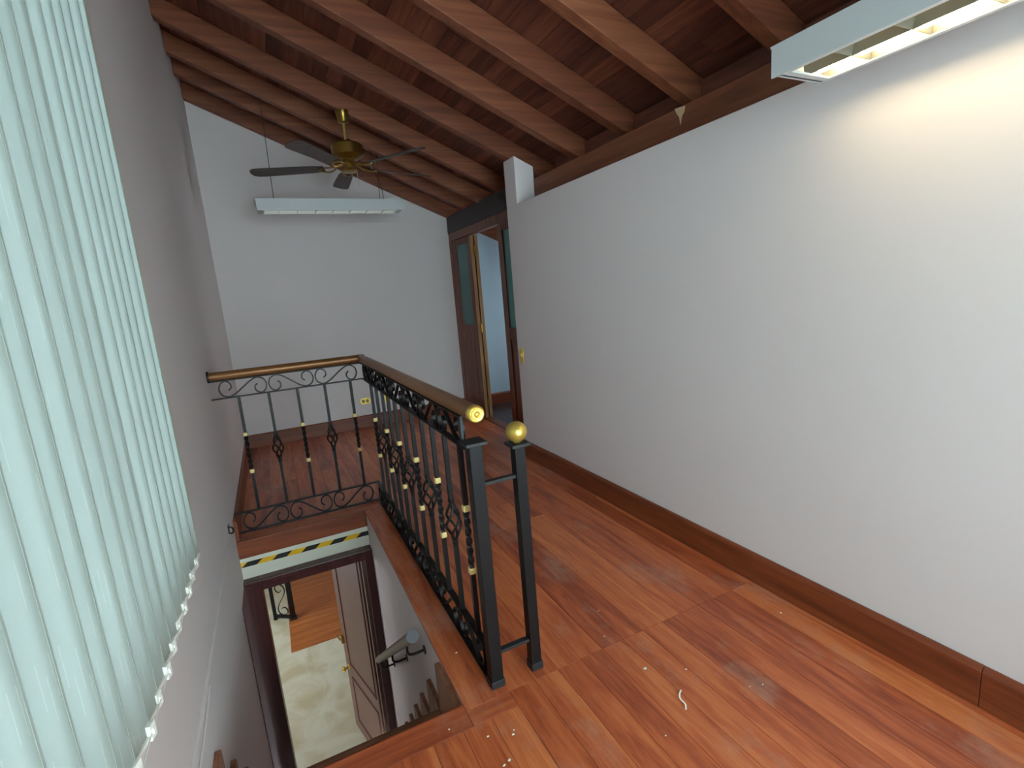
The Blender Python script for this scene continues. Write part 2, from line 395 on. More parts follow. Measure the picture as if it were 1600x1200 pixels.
# stairwell walls
MB().box(XO, XO+0.08, YB, 3.6, LOW, -0.004).build('wall_stairwell_right', M['wall'], **ST('white wall of the stairwell below the black railing', 'wall'))
we = MB()
we.box(XL-0.035, XO, YE, YE+0.12, -0.262, -0.021)
we.build('wall_stairwell_far', M['cream'], **ST('cream painted strip above the lower door in the stairwell', 'wall'))
MB().box(XL, XO-0.002, YE-0.02, YE, -0.112, 0.006).build('trim_1', M['base_x'], bevel=0.003, **ST('reddish brown fascia board along the far edge of the stair opening', 'trim'))
MB().box(XL, XO-0.004, YN-0.006, YN+0.006, -0.06, -0.001).build('trim_2', M['base_x'], **ST('thin dark wooden lip along the near edge of the stair opening', 'trim'))

# lower hall
hl = MB(); hl.box(-1.7, 2.4, 3.3, 9.0, LOW-0.1, LOW)
hl.build('floor_lower', M['marble'], **ST('pale cream marble floor seen through the lower doorway', 'floor'))
MB().box(-0.30, 2.4, 5.64, 9.0, LOW, LOW+0.012).build('floor_lower_wood', M['hallwood'], **ST('orange brown wooden floor area beyond the pale marble downstairs', 'floor'))
hw = MB()
hw.box(-1.7, 2.4, 9.0, 9.1, LOW, -0.24); hw.box(2.4, 2.5, 3.3, 9.1, LOW, -0.24)
hw.box(-1.8, -1.7, 3.3, 4.8, LOW, -0.24); hw.box(-1.8, -1.7, 6.4, 9.1, LOW, -0.24); hw.box(-1.8, -1.7, 4.8, 6.4, LOW, -1.25); hw.box(-1.8, -1.7, 4.8, 6.4, -0.8, -0.24)
hw.box(XO, 2.4, 3.52, 3.64, LOW, -0.24); hw.box(-1.7, XL-0.035, 3.44, 3.56, LOW, -0.24)
hw.build('wall_lower_hall', M['wall'], **ST('cream walls of the hall downstairs', 'wall'))
MB().box(-1.8, 2.5, 3.64, 9.1, -0.30, -0.245).build('ceiling_lower', M['wall'], **ST('white ceiling of the hall downstairs', 'ceiling'))

# ceiling: deck slab > boards, rafters, beam
XA, XB = XL-0.35, 4.1
ce = MB().hexa([(XA, YB-0.2, dz(XA)+0.03), (XB, YB-0.2, dz(XB)+0.03), (XB, 6.2, dz(XB)+0.03), (XA, 6.2, dz(XA)+0.03),
                (XA, YB-0.2, dz(XA)+0.13), (XB, YB-0.2, dz(XB)+0.13), (XB, 6.2, dz(XB)+0.13), (XA, 6.2, dz(XA)+0.13)])
CEIL = ce.build('ceiling', M['deck'], **ST('dark sloping wooden ceiling with exposed rafters', 'ceiling'))
bw = 0.098
x = XL+0.001
bd = MB().hexa([(0, 0, 0), (bw-0.003, 0, -SL*(bw-0.003)), (bw-0.003, 1, -SL*(bw-0.003)), (0, 1, 0),
                (0, 0, 0.028), (bw-0.003, 0, 0.028-SL*(bw-0.003)), (bw-0.003, 1, 0.028-SL*(bw-0.003)), (0, 1, 0.028)]).mesh('ceiling_board', [M['deck']])
while x < 3.9:
    cut = random.uniform(0.5, 4.5)
    for a, b in ((YB, cut), (cut, 6.0)):
        o = link('ceiling_board', bd, CEIL, loc=(x, a+0.001, dz(x)+random.uniform(0, 0.002))); o.scale = (1, b-a-0.002, 1)
    x += bw
RY = [5.985, 5.43, 5.02, 4.50, 3.83, 3.265, 2.725, 2.19, 1.628, 1.08, 0.53, -0.02, -0.57, -1.12, -1.62]
RWD = 0.075
x0, x1 = XL+0.002, 3.95
rm = MB().hexa([(x0, -RWD, rz(x0)), (x1, -RWD, rz(x1)), (x1, 0, rz(x1)), (x0, 0, rz(x0)),
                (x0, -RWD, dz(x0)-0.001), (x1, -RWD, dz(x1)-0.001), (x1, 0, dz(x1)-0.001), (x0, 0, dz(x0)-0.001)]).mesh('rafter', [M['rafter']])
for y in RY: link('rafter', rm, CEIL, bevel=0.004, loc=(0, y, 0))
MB().box(2.075, 2.20, YB, YP0-0.001, 2.121, 2.312).build('wall_plate_beam', M['beam'], CEIL, bevel=0.004)
MB().box(2.24, 2.28, YB, 3.6, 0, dz(2.28)-0.005).build('light_block_board', M['deck'], CEIL)  # added behind the beam to block light and keep the gap dark
MB().box(XD-0.01, XD+0.08, YP1+0.002, 6.0, 2.19, 2.385).build('dark_header_beam', M['darkbeam'], CEIL, bevel=0.004, label='dark grey header beam above the folding door')
MB().prism([(2.074, 2.06, 2.305), (2.074, 2.13, 2.312), (2.074, 2.118, 2.285), (2.074, 2.10, 2.262), (2.074, 2.093, 2.225), (2.074, 2.083, 2.262), (2.074, 2.066, 2.28)], (-0.004, 0, 0)).build('filler_drip', M['resin'], CEIL)

# baseboards
def baseb(name, segs, axis, fixed, d, mat, label):
    root = thing(name, label, 'baseboard', kind='structure')
    for a, b in zip(segs[:-1], segs[1:]):
        t = 0.022; h = 0.146
        prof = [(0, 0.0), (d*t, 0.0), (d*t, h-0.018), (d*(t-0.006), h-0.004), (d*(t-0.012), h), (0, h)]
        mb = MB()
        if axis == 'y': mb.prism([(fixed+p, a+0.001, q) for p, q in prof], (0, b-a-0.002, 0))
        else: mb.prism([(a+0.001, fixed+p, q) for p, q in prof], (b-a-0.002, 0, 0))
        mb.build('baseboard_length', mat, root, bevel=0.001)
baseb('baseboard_right', [YB, 0.647, YP1], 'y', XR, -1, M['base_y'], 'reddish brown baseboard along the foot of the right wall')
baseb('baseboard_far', [XL, 1.0, 2.14], 'x', YF, -1, M['base_x'], 'reddish brown baseboard along the foot of the far wall')
baseb('baseboard_left', [YE, 5.97], 'y', XL, 1, M['base_y'], 'short brown baseboard at the foot of the left wall beyond the railing')
baseb('baseboard_side_room', [2.26, 3.99], 'x', 5.985, -1, M['base_x'], 'brown baseboard glimpsed through the open folding door')

# window behind the blind
WIN = thing('window_1', 'tall white-framed window behind the vertical blind', 'window', (XL-0.12, 0.3, WZ0), kind='structure')
wf = MB()
def frame_y(mb, y0, y1, z0, z1, w_, xa, xb):
    mb.box(xa, xb, y0, y1, z0, z0+w_); mb.box(xa, xb, y0, y1, z1-w_, z1)
    mb.box(xa, xb, y0, y0+w_, z0+w_, z1-w_); mb.box(xa, xb, y1-w_, y1, z0+w_, z1-w_)
frame_y(wf, WY0, WY1, WZ0, WZ1, 0.045, XL-0.15, XL-0.09)
wf.build('window_frame', M['alum'], WIN)
MB().box(XL, XL+0.014, WY1, WY1+0.13, 0.70, WZ1+0.06).build('casing', M['cream'], WIN, bevel=0.002)
for yy in (-0.65, 0.3, 1.25):
    MB().box(XL-0.145, XL-0.095, yy-0.02, yy+0.02, WZ0+0.045, WZ1-0.045).build('mullion', M['alum'], WIN)
for a, b in ((WY0+0.045, -0.67), (-0.63, 0.28), (0.32, 1.23), (1.27, WY1-0.045)):
    MB().box(XL-0.122, XL-0.118, a, b, WZ0+0.045, WZ1-0.045).build('pane', M['skydim'], WIN)

WIN2 = thing('window_2', 'large white-framed window in the wall behind the viewer', 'window', (0.78, YB-0.1, BZ0), kind='structure')
w2 = MB()
w2.box(BX0, BX1, YB-0.13, YB-0.07, BZ0, BZ0+0.05); w2.box(BX0, BX1, YB-0.13, YB-0.07, BZ1-0.05, BZ1)
w2.box(BX0, BX0+0.05, YB-0.13, YB-0.07, BZ0+0.05, BZ1-0.05); w2.box(BX1-0.05, BX1, YB-0.13, YB-0.07, BZ0+0.05, BZ1-0.05)
w2.box(0.755, 0.805, YB-0.13, YB-0.07, BZ0+0.05, BZ1-0.05)
w2.build('window_frame', M['alum'], WIN2)
for a, b in ((BX0+0.05, 0.755), (0.805, BX1-0.05)):
    MB().box(a, b, YB-0.102, YB-0.098, BZ0+0.05, BZ1-0.05).build('pane', M['pane'], WIN2)

# ================================================================== VERTICAL BLIND
BL = thing('vertical_blind', 'pale aqua vertical fabric blind covering the window on the left wall', 'blind', (XL+0.055, 0.3, 0.67))
SW, ZB, ZT = 0.105, 0.672, 2.76
sl = MB(); nseg = 6; A = math.radians(13)
sec = []
for i in range(nseg+1):
    u = (i/nseg-0.5)*SW; bow = 0.0015*(1-(2*u/SW)**2)
    sec.append((u, bow))
def slat_pt(u, b, z): return (u*math.sin(A)+b*math.cos(A), u*math.cos(A)-b*math.sin(A), z)
vs_ = []; fs_ = []; nz = 10
for k in range(nz+1):
    z = (ZT-ZB)*k/nz
    for u, b in sec: vs_.append(slat_pt(u, b, z))
    for u, b in sec: vs_.append(slat_pt(u, b-0.0007, z))
n_ = nseg+1
for k in range(nz):
    for i in range(nseg):
        a = k*2*n_+i; fs_.append((a, a+1, a+1+2*n_, a+2*n_))
        a += n_; fs_.append((a, a+2*n_, a+1+2*n_, a+1))
    for e in (0, n_-1):
        a = k*2*n_+e; fs_.append((a, a+n_, a+n_+2*n_, a+2*n_))
smb = MB().add(vs_, fs_)
for e in (0, nseg):      # stitched hems along both edges
    u, b = sec[e]; sg = 1 if e == 0 else -1
    smb.hexa([slat_pt(u, b-0.0017, 0.0), slat_pt(u+sg*0.004, b-0.0017, 0.0), slat_pt(u+sg*0.004, b+0.001, 0.0), slat_pt(u, b+0.001, 0.0),
              slat_pt(u, b-0.0017, ZT-ZB), slat_pt(u+sg*0.004, b-0.0017, ZT-ZB), slat_pt(u+sg*0.004, b+0.001, ZT-ZB), slat_pt(u, b+0.001, ZT-ZB)])
sme = smb.mesh('slat', [M['fabric']], True)
cm = MB()
cm.box(-0.0055, 0.0055, -0.044, 0.044, -0.004, 0.004)
cm.box(0.0, 0.026, -0.052, -0.032, -0.008, 0.024); cm.box(0.026, 0.029, -0.046, -0.038, 0.002, 0.014); cm.box(0.010, 0.020, -0.044, -0.038, -0.014, -0.006)
cm.xform(lambda p: Vector((p.y*math.sin(A)+p.x*math.cos(A), p.y*math.cos(A)-p.x*math.sin(A), p.z)))
cme = cm.mesh('bottom_weight', [M['plastic']])
y = 1.84; k = 0
ys = []
while y > WY0-0.05:
    s_ = link('slat', sme, BL, loc=(random.uniform(-0.002, 0.002), y-0.3, 0.0))
    s_.rotation_euler.z = math.radians(random.uniform(-2.5, 2.5))
    link('bottom_weight', cme, s_, loc=(0, 0, 0.0))
    ys.append(y); y -= 0.09
MB().box(XL+0.03, XL+0.08, WY0-0.08, 1.95, ZT+0.005, ZT+0.05).build('headrail', M['alum'], BL)
MB().tube([(XL+0.072, yy, ZB+0.006+0.0*yy) for yy in (ys[-1], ys[0])], 0.0013, 5).build('linking_chain', M['plastic'], BL)

# ================================================================== FOLDING DOOR (upstairs)
D1 = thing('door_1', 'brown wooden folding door with green frosted panes, partly open', 'door', (XD, 4.9, 0), kind='structure')
fr = MB()
fr.box(XD-0.005, XD+0.07, 3.865, 6.0, 2.10, 2.19); fr.box(XD-0.005, XD+0.07, 5.90, 6.0, 0, 2.10); fr.box(XD-0.005, XD+0.07, 3.865, 3.98, 0, 2.10)
fr.build('door_frame', M['doorwood'], D1, bevel=0.003)
def leaf(y0, y1, xa, thick=0.04, edge=None):
    z0, z1 = 0.012, 2.092; st = 0.105
    mb = MB()
    mb.box(xa, xa+thick, y0, y0+st, z0, z1); mb.box(xa, xa+thick, y1-st, y1, z0, z1)
    for a, b in ((z0, 0.16), (0.985, 1.10), (2.03, z1)): mb.box(xa, xa+thick, y0+st, y1-st, a, b)
    lf = mb.build('door_leaf', M['doorwood'], D1, bevel=0.003)
    MB().box(xa+0.014, xa+0.022, y0+st, y1-st, 1.10, 2.03).build('pane', M['green'], lf, label='green frosted glass pane')
    p = MB(); p.box(xa+0.012, xa+thick-0.012, y0+st, y1-st, 0.16, 0.985)
    p.hexa([(xa+0.012, y0+st+0.02, 0.18), (xa+0.012, y1-st-0.02, 0.18), (xa+0.012, y1-st-0.02, 0.965), (xa+0.012, y0+st+0.02, 0.965),
            (xa+0.005, y0+st+0.05, 0.21), (xa+0.005, y1-st-0.05, 0.21), (xa+0.005, y1-st-0.05, 0.935), (xa+0.005, y0+st+0.05, 0.935)])
    p.build('panel', M['doorwood'], lf)
    if edge:
        MB().box(xa+0.001, xa+thick-0.001, y0-0.002, y0+0.001, z0, z1).build('leaf_edge', M['dooredge'], lf, label='pale edge of the leaf')  # thin strip, paler than the leaf faces
    return lf
la = leaf(5.33, 5.895, XD, edge=True)
lb = leaf(5.33, 5.895, XD+0.052, edge=True)
for zz in (1.93, 1.06, 0.18):
    MB().box(XD+0.028, XD+0.064, 5.324, 5.328, zz-0.045, zz+0.045).tube([(XD+0.046, 5.322, zz-0.05), (XD+0.046, 5.322, zz+0.05)], 0.006, 8, up=(1, 0, 0)).build('hinge', M['oldbrass'], la, label='brass hinge')
leaf(3.985, 4.60, XD)
MB().box(XD-0.02, XD+0.08, 3.865, 6.0, 0.001, 0.008).build('threshold', M['base_y'], D1)

# ================================================================== LOWER DOOR
D2 = thing('door_2', 'mauve brown door standing open in a dark frame at the foot of the stairs', 'door', (0, YE, LOW), kind='structure')
f2 = MB()
f2.box(XL-0.033, -0.285, YE-0.06, YE+0.06, LOW, -0.262); f2.box(0.375, XO-0.002, YE-0.06, YE+0.06, LOW, -0.262)
f2.box(-0.285, 0.375, YE-0.06, YE+0.06, -0.34, -0.262)
f2.box(XL-0.033, XO-0.002, YE-0.075, YE-0.06, -0.29, -0.262)
f2.build('door_frame', M['lowframe'], D2, bevel=0.004)
MB().box(0.353, 0.375, YE-0.01, YE+0.06, LOW, -0.34).build('door_stop', M['lowleaf'], D2)
H = Vector((0.343, 3.585)); E_ = Vector((0.182, 4.265)); dv = (E_-H).normalized(); nv = Vector((-dv.y, dv.x))   # nv points to +x? fixed below
if nv.x > 0: nv = -nv           # nv: visible side (towards the left)
LW = (E_-H).length
def lp(s, d, z): q = H+dv*s+nv*d; return Vector((q.x, q.y, z))
def lbox(mb, s0, s1, d0, d1, z0, z1):
    return mb.hexa([lp(s0, d0, z0), lp(s1, d0, z0), lp(s1, d1, z0), lp(s0, d1, z0), lp(s0, d0, z1), lp(s1, d0, z1), lp(s1, d1, z1), lp(s0, d1, z1)])
lf = lbox(MB(), 0.01, LW, -0.042, 0, LOW+0.016, -0.355).build('door_leaf', M['lowleaf'], D2, bevel=0.003)
def mould(s0, s1, z0, z1):
    for a in ((s0, s1, z0, z0+0.014), (s0, s1, z1-0.014, z1), (s0, s0+0.014, z0+0.014, z1-0.014), (s1-0.014, s1, z0+0.014, z1-0.014)):
        lbox(MB(), a[0], a[1], 0.0, 0.007, a[2], a[3]).build('panel_moulding', M['groove'], lf)
mould(0.05, LW-0.11, LOW+0.70, -0.42); mould(0.05, LW-0.11, LOW+0.13, LOW+0.575)
kc = lp(LW-0.065, 0.0, LOW+0.645)
def local_lathe(prof, c):
    mb = MB().lathe((0, 0, 0), prof, 16)
    rot = Vector((0, 0, 1)).rotation_difference(Vector((nv.x, nv.y, 0)))
    return mb.xform(lambda p: rot @ p + c)
local_lathe([(0.024, 0), (0.024, 0.004), (0.008, 0.008), (0.008, 0.03), (0.02, 0.036), (0.026, 0.048), (0.02, 0.06), (0.005, 0.064)], kc).build('door_knob', M['brass'], lf, True, label='round brass door knob')
lb_ = MB(); lbox(lb_, LW-0.05, LW-0.015, 0, 0.022, LOW+0.87, LOW+0.94); lb_.tube([lp(LW-0.03, 0.03, LOW+0.905), lp(LW+0.05, 0.03, LOW+0.905)], 0.007, 8)
lb_.build('latch', M['oldbrass'], lf, label='brass sliding latch')

# ================================================================== STAIRS
ST_ = thing('staircase', 'steep wooden staircase with stepped brown skirting going down to the lower door', 'staircase', (0, 2.4, LOW))
RUN, RISE = 0.212, 0.237
for k in range(8):
    yk = 1.842+RUN*k; zk = -0.03-RISE*k; zt = zk-RISE
    MB().box(XL+0.02, XO-0.02, yk-RUN-(0.08 if k == 0 else 0), yk+0.012, zt-0.03, zt).build('tread', M['tread'], ST_, bevel=0.004)
    MB().box(XL+0.02, XO-0.02, yk-0.02, yk-0.003, zt-RISE, zt-0.03).build('riser', M['tread'], ST_)
    for side in (0, 1):
        xs = XO-0.0195 if side else XL+0.0015
        a, b = yk-RUN-(0.09 if k == 0 else 0.0), yk
        r = 0.022; poly = [(xs, a, zk)]
        for t in range(6):
            an = math.pi/2*t/5; poly.append((xs, b-r+r*math.sin(an), zk-r+r*math.cos(an)))
        zb = max(zk-0.62, LOW+0.005); poly += [(xs, b, zb), (xs, a, zb)]
        MB().prism(poly, (0.018, 0, 0)).build('skirting_board', M['skirt'], ST_)

# handrail on the stairwell wall
HR = thing('stair_handrail', 'round varnished handrail on black brackets inside the stairwell', 'handrail', (0.35, 2.6, -0.5))
hp0, hp1 = Vector((0.352, 1.925, 0.055)), Vector((0.352, 3.26, -0.99))
hd = (hp1-hp0).normalized()
MB().tube([hp0, hp1], 0.025, 18).build('rail', M['stairrail'], HR, True)
MB().tube([hp0-hd*0.006, hp0], 0.0262, 18).build('end_cap', M['cap'], HR, True, label='grey end cap')
for t in (0.12, 0.5, 0.9):
    c = hp0.lerp(hp1, t)
    br = MB().tube(catmull([c+Vector((0, 0, -0.024)), c+Vector((0.0, 0, -0.062)), c+Vector((0.02, 0, -0.078)), Vector((XO, c.y, c.z-0.078))], 5), 0.006, 8, up=(0, 1, 0))
    br.lathe((XO-0.006, c.y, c.z-0.078), [(0.02, 0), (0.02, 0.006)], 14, 'x')
    br.build('bracket', M['iron'], HR, True)

# hazard tape on the strip above the lower door
HT = thing('hazard_tape', 'yellow and black striped hazard tape above the lower doorway', 'tape', (0.02, YE, -0.17))
def tape_pt(s, t): # s along X 0..1
    x = XL+s*(XO-XL); zc = -0.163-0.008*s; return (x, YE-0.001, zc+t)
nst = 9; skew = 0.05; hw_ = 0.0165
for i in range(-1, nst+1):
    a, b = i/nst, (i+1)/nst
    q = [(a, -hw_), (b, -hw_), (b+skew, hw_), (a+skew, hw_)]
    q = [(min(max(s, 0), 1), t) for s, t in q]
    if q[1][0]-q[0][0] < 1e-4 and q[2][0]-q[3][0] < 1e-4: continue
    MB().prism([tape_pt(*p) for p in q], (0, 0.0008, 0)).build('tape_stripe', M['yellow'] if i % 2 else M['black'], HT)

# ================================================================== BLACK RAILING AROUND THE OPENING
RG = thing('stair_railing', 'black wrought iron railing with scrolls, gold collars and a bronze handrail', 'railing', (0.56, 3.64, 0))
XS, YS = 0.562, 3.64
ZU, ZLB, ZBB = 0.925, 0.148, 0.012
# flat bars
def bar(name, x0, x1, y0, y1, z, h=0.007): MB().box(x0, x1, y0, y1, z-h/2, z+h/2).build(name, M['iron'], RG, bevel=0.001)
for nm, z in (('upper_bar', ZU), ('lower_bar', ZLB), ('bottom_bar', ZBB)):
    bar(nm, XL+0.002, XS+0.014, YS-0.014, YS+0.014, z); bar(nm, XS-0.014, XS+0.014, 1.59, YS-0.0145, z)
for s in (0, 1):
    bar('handrail_flat', *((XL+0.004, XS, YS-0.016, YS+0.016) if s else (XS-0.016, XS+0.016, 1.60, YS-0.017)), 1.038, 0.006)
# handrails (mitred at the corner)
HZ, HRr = 1.070, 0.0275
MB().tube([(XL+0.003, YS, HZ), (XS-0.02, YS, HZ), (XS+0.02, YS, HZ)], HRr, 20).build('handrail', M['rail'], RG, True)
MB().tube([(XS, YS+0.02, HZ), (XS, YS-0.02, HZ), (XS, 1.487, HZ)], HRr, 20).build('handrail', M['rail'], RG, True)
cp = MB().lathe((XS, 1.487, HZ), [(0.0285, 0.01), (0.0295, 0.0), (0.0290, -0.012), (0.026, -0.016), (0.023, -0.014), (0.019, -0.014), (0.017, -0.018), (0.011, -0.018), (0.009, -0.015), (0.005, -0.021), (0.001, -0.022)], 24, 'y')
cp.build('end_cap', M['brass'], RG, True, label='brass end cap with turned rings')
MB().tube([(XL+0.001, YS, HZ), (XL+0.012, YS, HZ)], 0.037, 18).build('wall_flange', M['iron'], RG, True)
# balusters
SQ = 0.0088
def sqsec(h): return [(-h, -h), (h, -h), (h, h), (-h, h)]
def twisted(x, y, n):
    b = MB(); b.box(x-SQ, x+SQ, y-SQ, y+SQ, ZLB+0.003, 0.43); b.box(x-SQ, x+SQ, y-SQ, y+SQ, 0.665, ZU-0.003)
    K = 28; b.sweep([(x, y, 0.43+0.235*i/K) for i in range(K+1)], sqsec(SQ), (0, 1, 0), True, None, [2*math.pi*1.5*i/K for i in range(K+1)])
    o = b.build('baluster', M['iron'], RG)
    for z in (0.418, 0.672):
        c = MB().box(x-0.0135, x+0.0135, y-0.0135, y+0.0135, z-0.013, z+0.013); c.build('collar', M['collar'], o, bevel=0.005, label='gold collar')
def basket(x, y):
    b = MB(); z0, z1 = 0.472, 0.622
    b.box(x-SQ, x+SQ, y-SQ, y+SQ, ZLB+0.003, z0)
    o = b.build('baluster', M['iron'], RG)
    MB().box(x-SQ, x+SQ, y-SQ, y+SQ, z1, ZU-0.003).build('upper_rod', M['iron'], o)
    g = MB()
    for j in range(4):
        pts = []
        for i in range(15):
            t = i/14; rr = 0.006+0.026*math.sin(math.pi*t)**1.3; an = math.pi/2*j+math.pi*1.15*t
            pts.append((x+rr*math.cos(an), y+rr*math.sin(an), z0-0.01+(z1-z0+0.02)*t))
        g.tube(pts, 0.0054, 6, up=(1, 0.3, 0))
    g.lathe((x, y, z0-0.035), [(SQ*1.1, 0), (0.0135, 0.018), (SQ*1.1, 0.036)], 10); g.lathe((x, y, z1), [(SQ*1.1, 0), (0.0135, 0.018), (SQ*1.1, 0.036)], 10)
    g.build('basket', M['iron'], o, True, label='open twisted basket')
for i, xx in enumerate((-0.231, -0.055, 0.120, 0.295, 0.467)):
    (basket if i % 2 else twisted)(xx, YS, *(() if i % 2 else (0,)))
for i, yy in enumerate((3.39, 3.21, 3.03, 2.868, 2.706, 2.533, 2.360, 2.183, 2.020, 1.852, 1.675)):
    (basket if i % 2 else twisted)(XS, yy, *(() if i % 2 else (0,)))
# scrolls
HALF = [(0, 0), (.045, .034), (.085, .051), (.122, .037), (.137, 0), (.124, -.038), (.099, -.051), (.073, -.036), (.067, -.008), (.084, .011)]
def scroll_pts(hh, L, flip):
    h = catmull([(a*L/0.28, 0, b*hh/0.104) for a, b in HALF], 5)
    pts = [Vector((-p.x, 0, -p.z)) for p in reversed(h[1:])]+h
    return [Vector((p.x, 0, -p.z if flip else p.z)) for p in pts]
def scroll(c, axis, hh, L, flip):
    pts = scroll_pts(hh, L, flip); c = Vector(c)
    q = [c+(Vector((p.x, 0, p.z)) if axis == 'x' else Vector((0, p.x, p.z))) for p in pts]
    up = (0, 1, 0) if axis == 'x' else (1, 0, 0)
    MB().sweep(q, [(-0.004, -0.0075), (0.004, -0.0075), (0.004, 0.0075), (-0.004, 0.0075)], up).build('scroll', M['iron'], RG, True)
Lx = 0.288
for i in range(3):
    cx = -0.195+0.288*i
    scroll((cx, YS, 0.982), 'x', 0.104, 0.28, i % 2); scroll((cx, YS, 0.080), 'x', 0.118, 0.28, i % 2)
for i in range(7):
    cy = 3.47-0.285*i
    scroll((XS, cy, 0.982), 'y', 0.104, 0.28, i % 2); scroll((XS, cy, 0.080), 'y', 0.118, 0.28, i % 2)
# posts
def post(x, y, top, w_, ball):
    o = MB().box(x-w_, x+w_, y-w_, y+w_, 0, top).build('post', M['iron'], RG, bevel=0.002)
    MB().box(x-w_-0.016, x+w_+0.016, y-w_-0.016, y+w_+0.016, top, top+0.012).build('post_cap', M['ironworn'], o, bevel=0.002, label='worn square iron cap')
    MB().box(x-w_-0.004, x+w_+0.004, y-w_-0.004, y+w_+0.004, 0.0, 0.03).build('post_foot', M['ironworn'], o, bevel=0.002)
    if ball:
        r = 0.039
        MB().lathe((x, y, top+0.012), [(0.014, 0)]+[(r*math.sin(math.radians(a)), r*0.98*(1-math.cos(math.radians(a)))) for a in range(24, 178, 11)], 24).build('ball_finial', M['brass'], o, True, label='round brass ball finial')
post(XS+0.012, 1.565, 0.945, 0.0235, False)
post(0.742, 1.565, 0.905, 0.0205, True)
for z in (0.795, 0.130):
    MB().box(XS+0.0356, 0.7214, 1.553, 1.577, z-0.006, z+0.006).build('link_bar', M['ironworn'], RG, bevel=0.001)
MB().box(XS-0.014, XS-0.006, 1.60, 1.628, 0.955, 1.036).build('end_strut', M['ironworn'], RG)

# railing in the lower hall
R2 = thing('hall_railing', 'black iron railing with scrolls glimpsed through the lower doorway', 'railing', (-0.3, 6.35, LOW))
MB().box(-0.275, -0.215, 6.26, 6.32, LOW+0.012, LOW+1.0).build('post', M['iron'], R2, bevel=0.003)
MB().box(-0.285, -0.205, 6.25, 6.33, LOW+0.012, LOW+0.04).build('post_foot', M['ironworn'], R2, bevel=0.003)
MB().box(-0.465, -0.425, 6.40, 6.44, LOW, LOW+1.0).build('post', M['iron'], R2, bevel=0.003)
MB().hexa([(-0.44, 6.405, LOW+0.03), (-0.26, 6.27, LOW+0.03), (-0.245, 6.295, LOW+0.03), (-0.425, 6.43, LOW+0.03), (-0.44, 6.405, LOW+0.06), (-0.26, 6.27, LOW+0.06), (-0.245, 6.295, LOW+0.06), (-0.425, 6.43, LOW+0.06)]).build('bottom_bar', M['iron'], R2)
for j in (0, 1):
    pts = scroll_pts(0.13, 0.42, j)
    c = Vector((-0.345, 6.352, LOW+0.27+0.42*j)); dr = Vector((0.185, -0.13, 0)).normalized()
    MB().sweep([c+dr*p.z+Vector((0, 0, p.x)) for p in pts], [(-0.0035, -0.006), (0.0035, -0.006), (0.0035, 0.006), (-0.0035, 0.006)], (0.57, 0.82, 0)).build('scroll', M['iron'], R2, True)

# ================================================================== LIGHT FIXTURES
def fixture(name, label, c0, L, axis, zb, lit, width=0.22, h=0.092, first=0.0):
    """long box hung from above; c0 = (x,y) of the corner with the smallest x and y"""
    root = thing(name, label, 'light', (c0[0], c0[1], zb), 'suspended fluorescent lights')
    def P(a, b, z):   # a along, b across
        return (c0[0]+b, c0[1]+a, zb+z) if axis == 'y' else (c0[0]+a, c0[1]+b, zb+z)
    def bx(mb, a0, a1, b0, b1, z0, z1):
        return mb.hexa([P(a0, b0, z0), P(a1, b0, z0), P(a1, b1, z0), P(a0, b1, z0), P(a0, b0, z1), P(a1, b0, z1), P(a1, b1, z1), P(a0, b1, z1)])
    t = 0.006; e = 0.03
    hb = MB()
    bx(hb, 0, L, 0, width, h-t, h); bx(hb, 0.004, L-0.004, 0, t, 0, h-t); bx(hb, 0.004, L-0.004, width-t, width, 0, h-t)
    for a in (0, 1):   # sloped ends
        s0 = e if a == 0 else L-e; s1 = 0.0 if a == 0 else L; d = t if a == 0 else -t
        hb.hexa([P(s0, t, 0), P(s0+d, t, 0), P(s0+d, width-t, 0), P(s0, width-t, 0), P(s1, t, h-t), P(s1+d, t, h-t), P(s1+d, width-t, h-t), P(s1, width-t, h-t)])
    bx(hb, 0.02, L-0.02, t, 0.018, 0, t); bx(hb, 0.02, L-0.02, width-0.018, width-t, 0, t); bx(hb, e-0.01, e+0.03, 0.018, width-0.018, 0, t); bx(hb, L-e-0.03, L-e+0.01, 0.018, width-0.018, 0, t)
    hb.build('housing', M['fixture'], root)
    rf = MB()
    for side in (0, 1):
        b0 = 0.018 if side == 0 else width/2+0.001; b1 = width/2-0.001 if side == 0 else width-0.018
        prof = [(b0, 0.004), (b0+0.006, 0.04), (b0+0.02, 0.075), ((b0+b1)/2, 0.083), (b1-0.02, 0.075), (b1-0.006, 0.04), (b1, 0.004)]
        vs = [P(a, b, z) for a in (e+0.01, L-e-0.01) for b, z in prof]; n = len(prof)
        rf.add(vs, [(i, i+1, n+i+1, n+i) for i in range(n-1)])
    LM = M['louver'] if lit else M['louverw']
    rf.build('reflector', LM, root, True)
    n = int(L/0.155); 
    for i in range(1, n):
        a = e+(L-2*e)*i/n
        lv = MB()
        for side in (0, 1):
            b0 = 0.02 if side == 0 else width/2+0.002; b1 = width/2-0.002 if side == 0 else width-0.02
            lv.hexa([P(a-0.001, b0, 0.003), P(a+0.001, b0, 0.003), P(a+0.001, b1, 0.003), P(a-0.001, b1, 0.003), P(a-0.009, b0+0.004, 0.036), P(a+0.009, b0+0.004, 0.036), P(a+0.009, b1-0.004, 0.036), P(a-0.009, b1-0.004, 0.036)])
        lv.build('louver', LM, root)
    for side in (0, 1):
        b = 0.065 if side == 0 else width-0.065
        zt = 0.023 if lit and side else 0.055
        t_ = MB().tube([P(e+0.03, b, zt), P(L-e-0.03, b, zt)], 0.013, 12)
        t_.build('tube', (M['tube'] if side else M['tubedim']) if lit else M['tubeoff'], root, True)
    return root
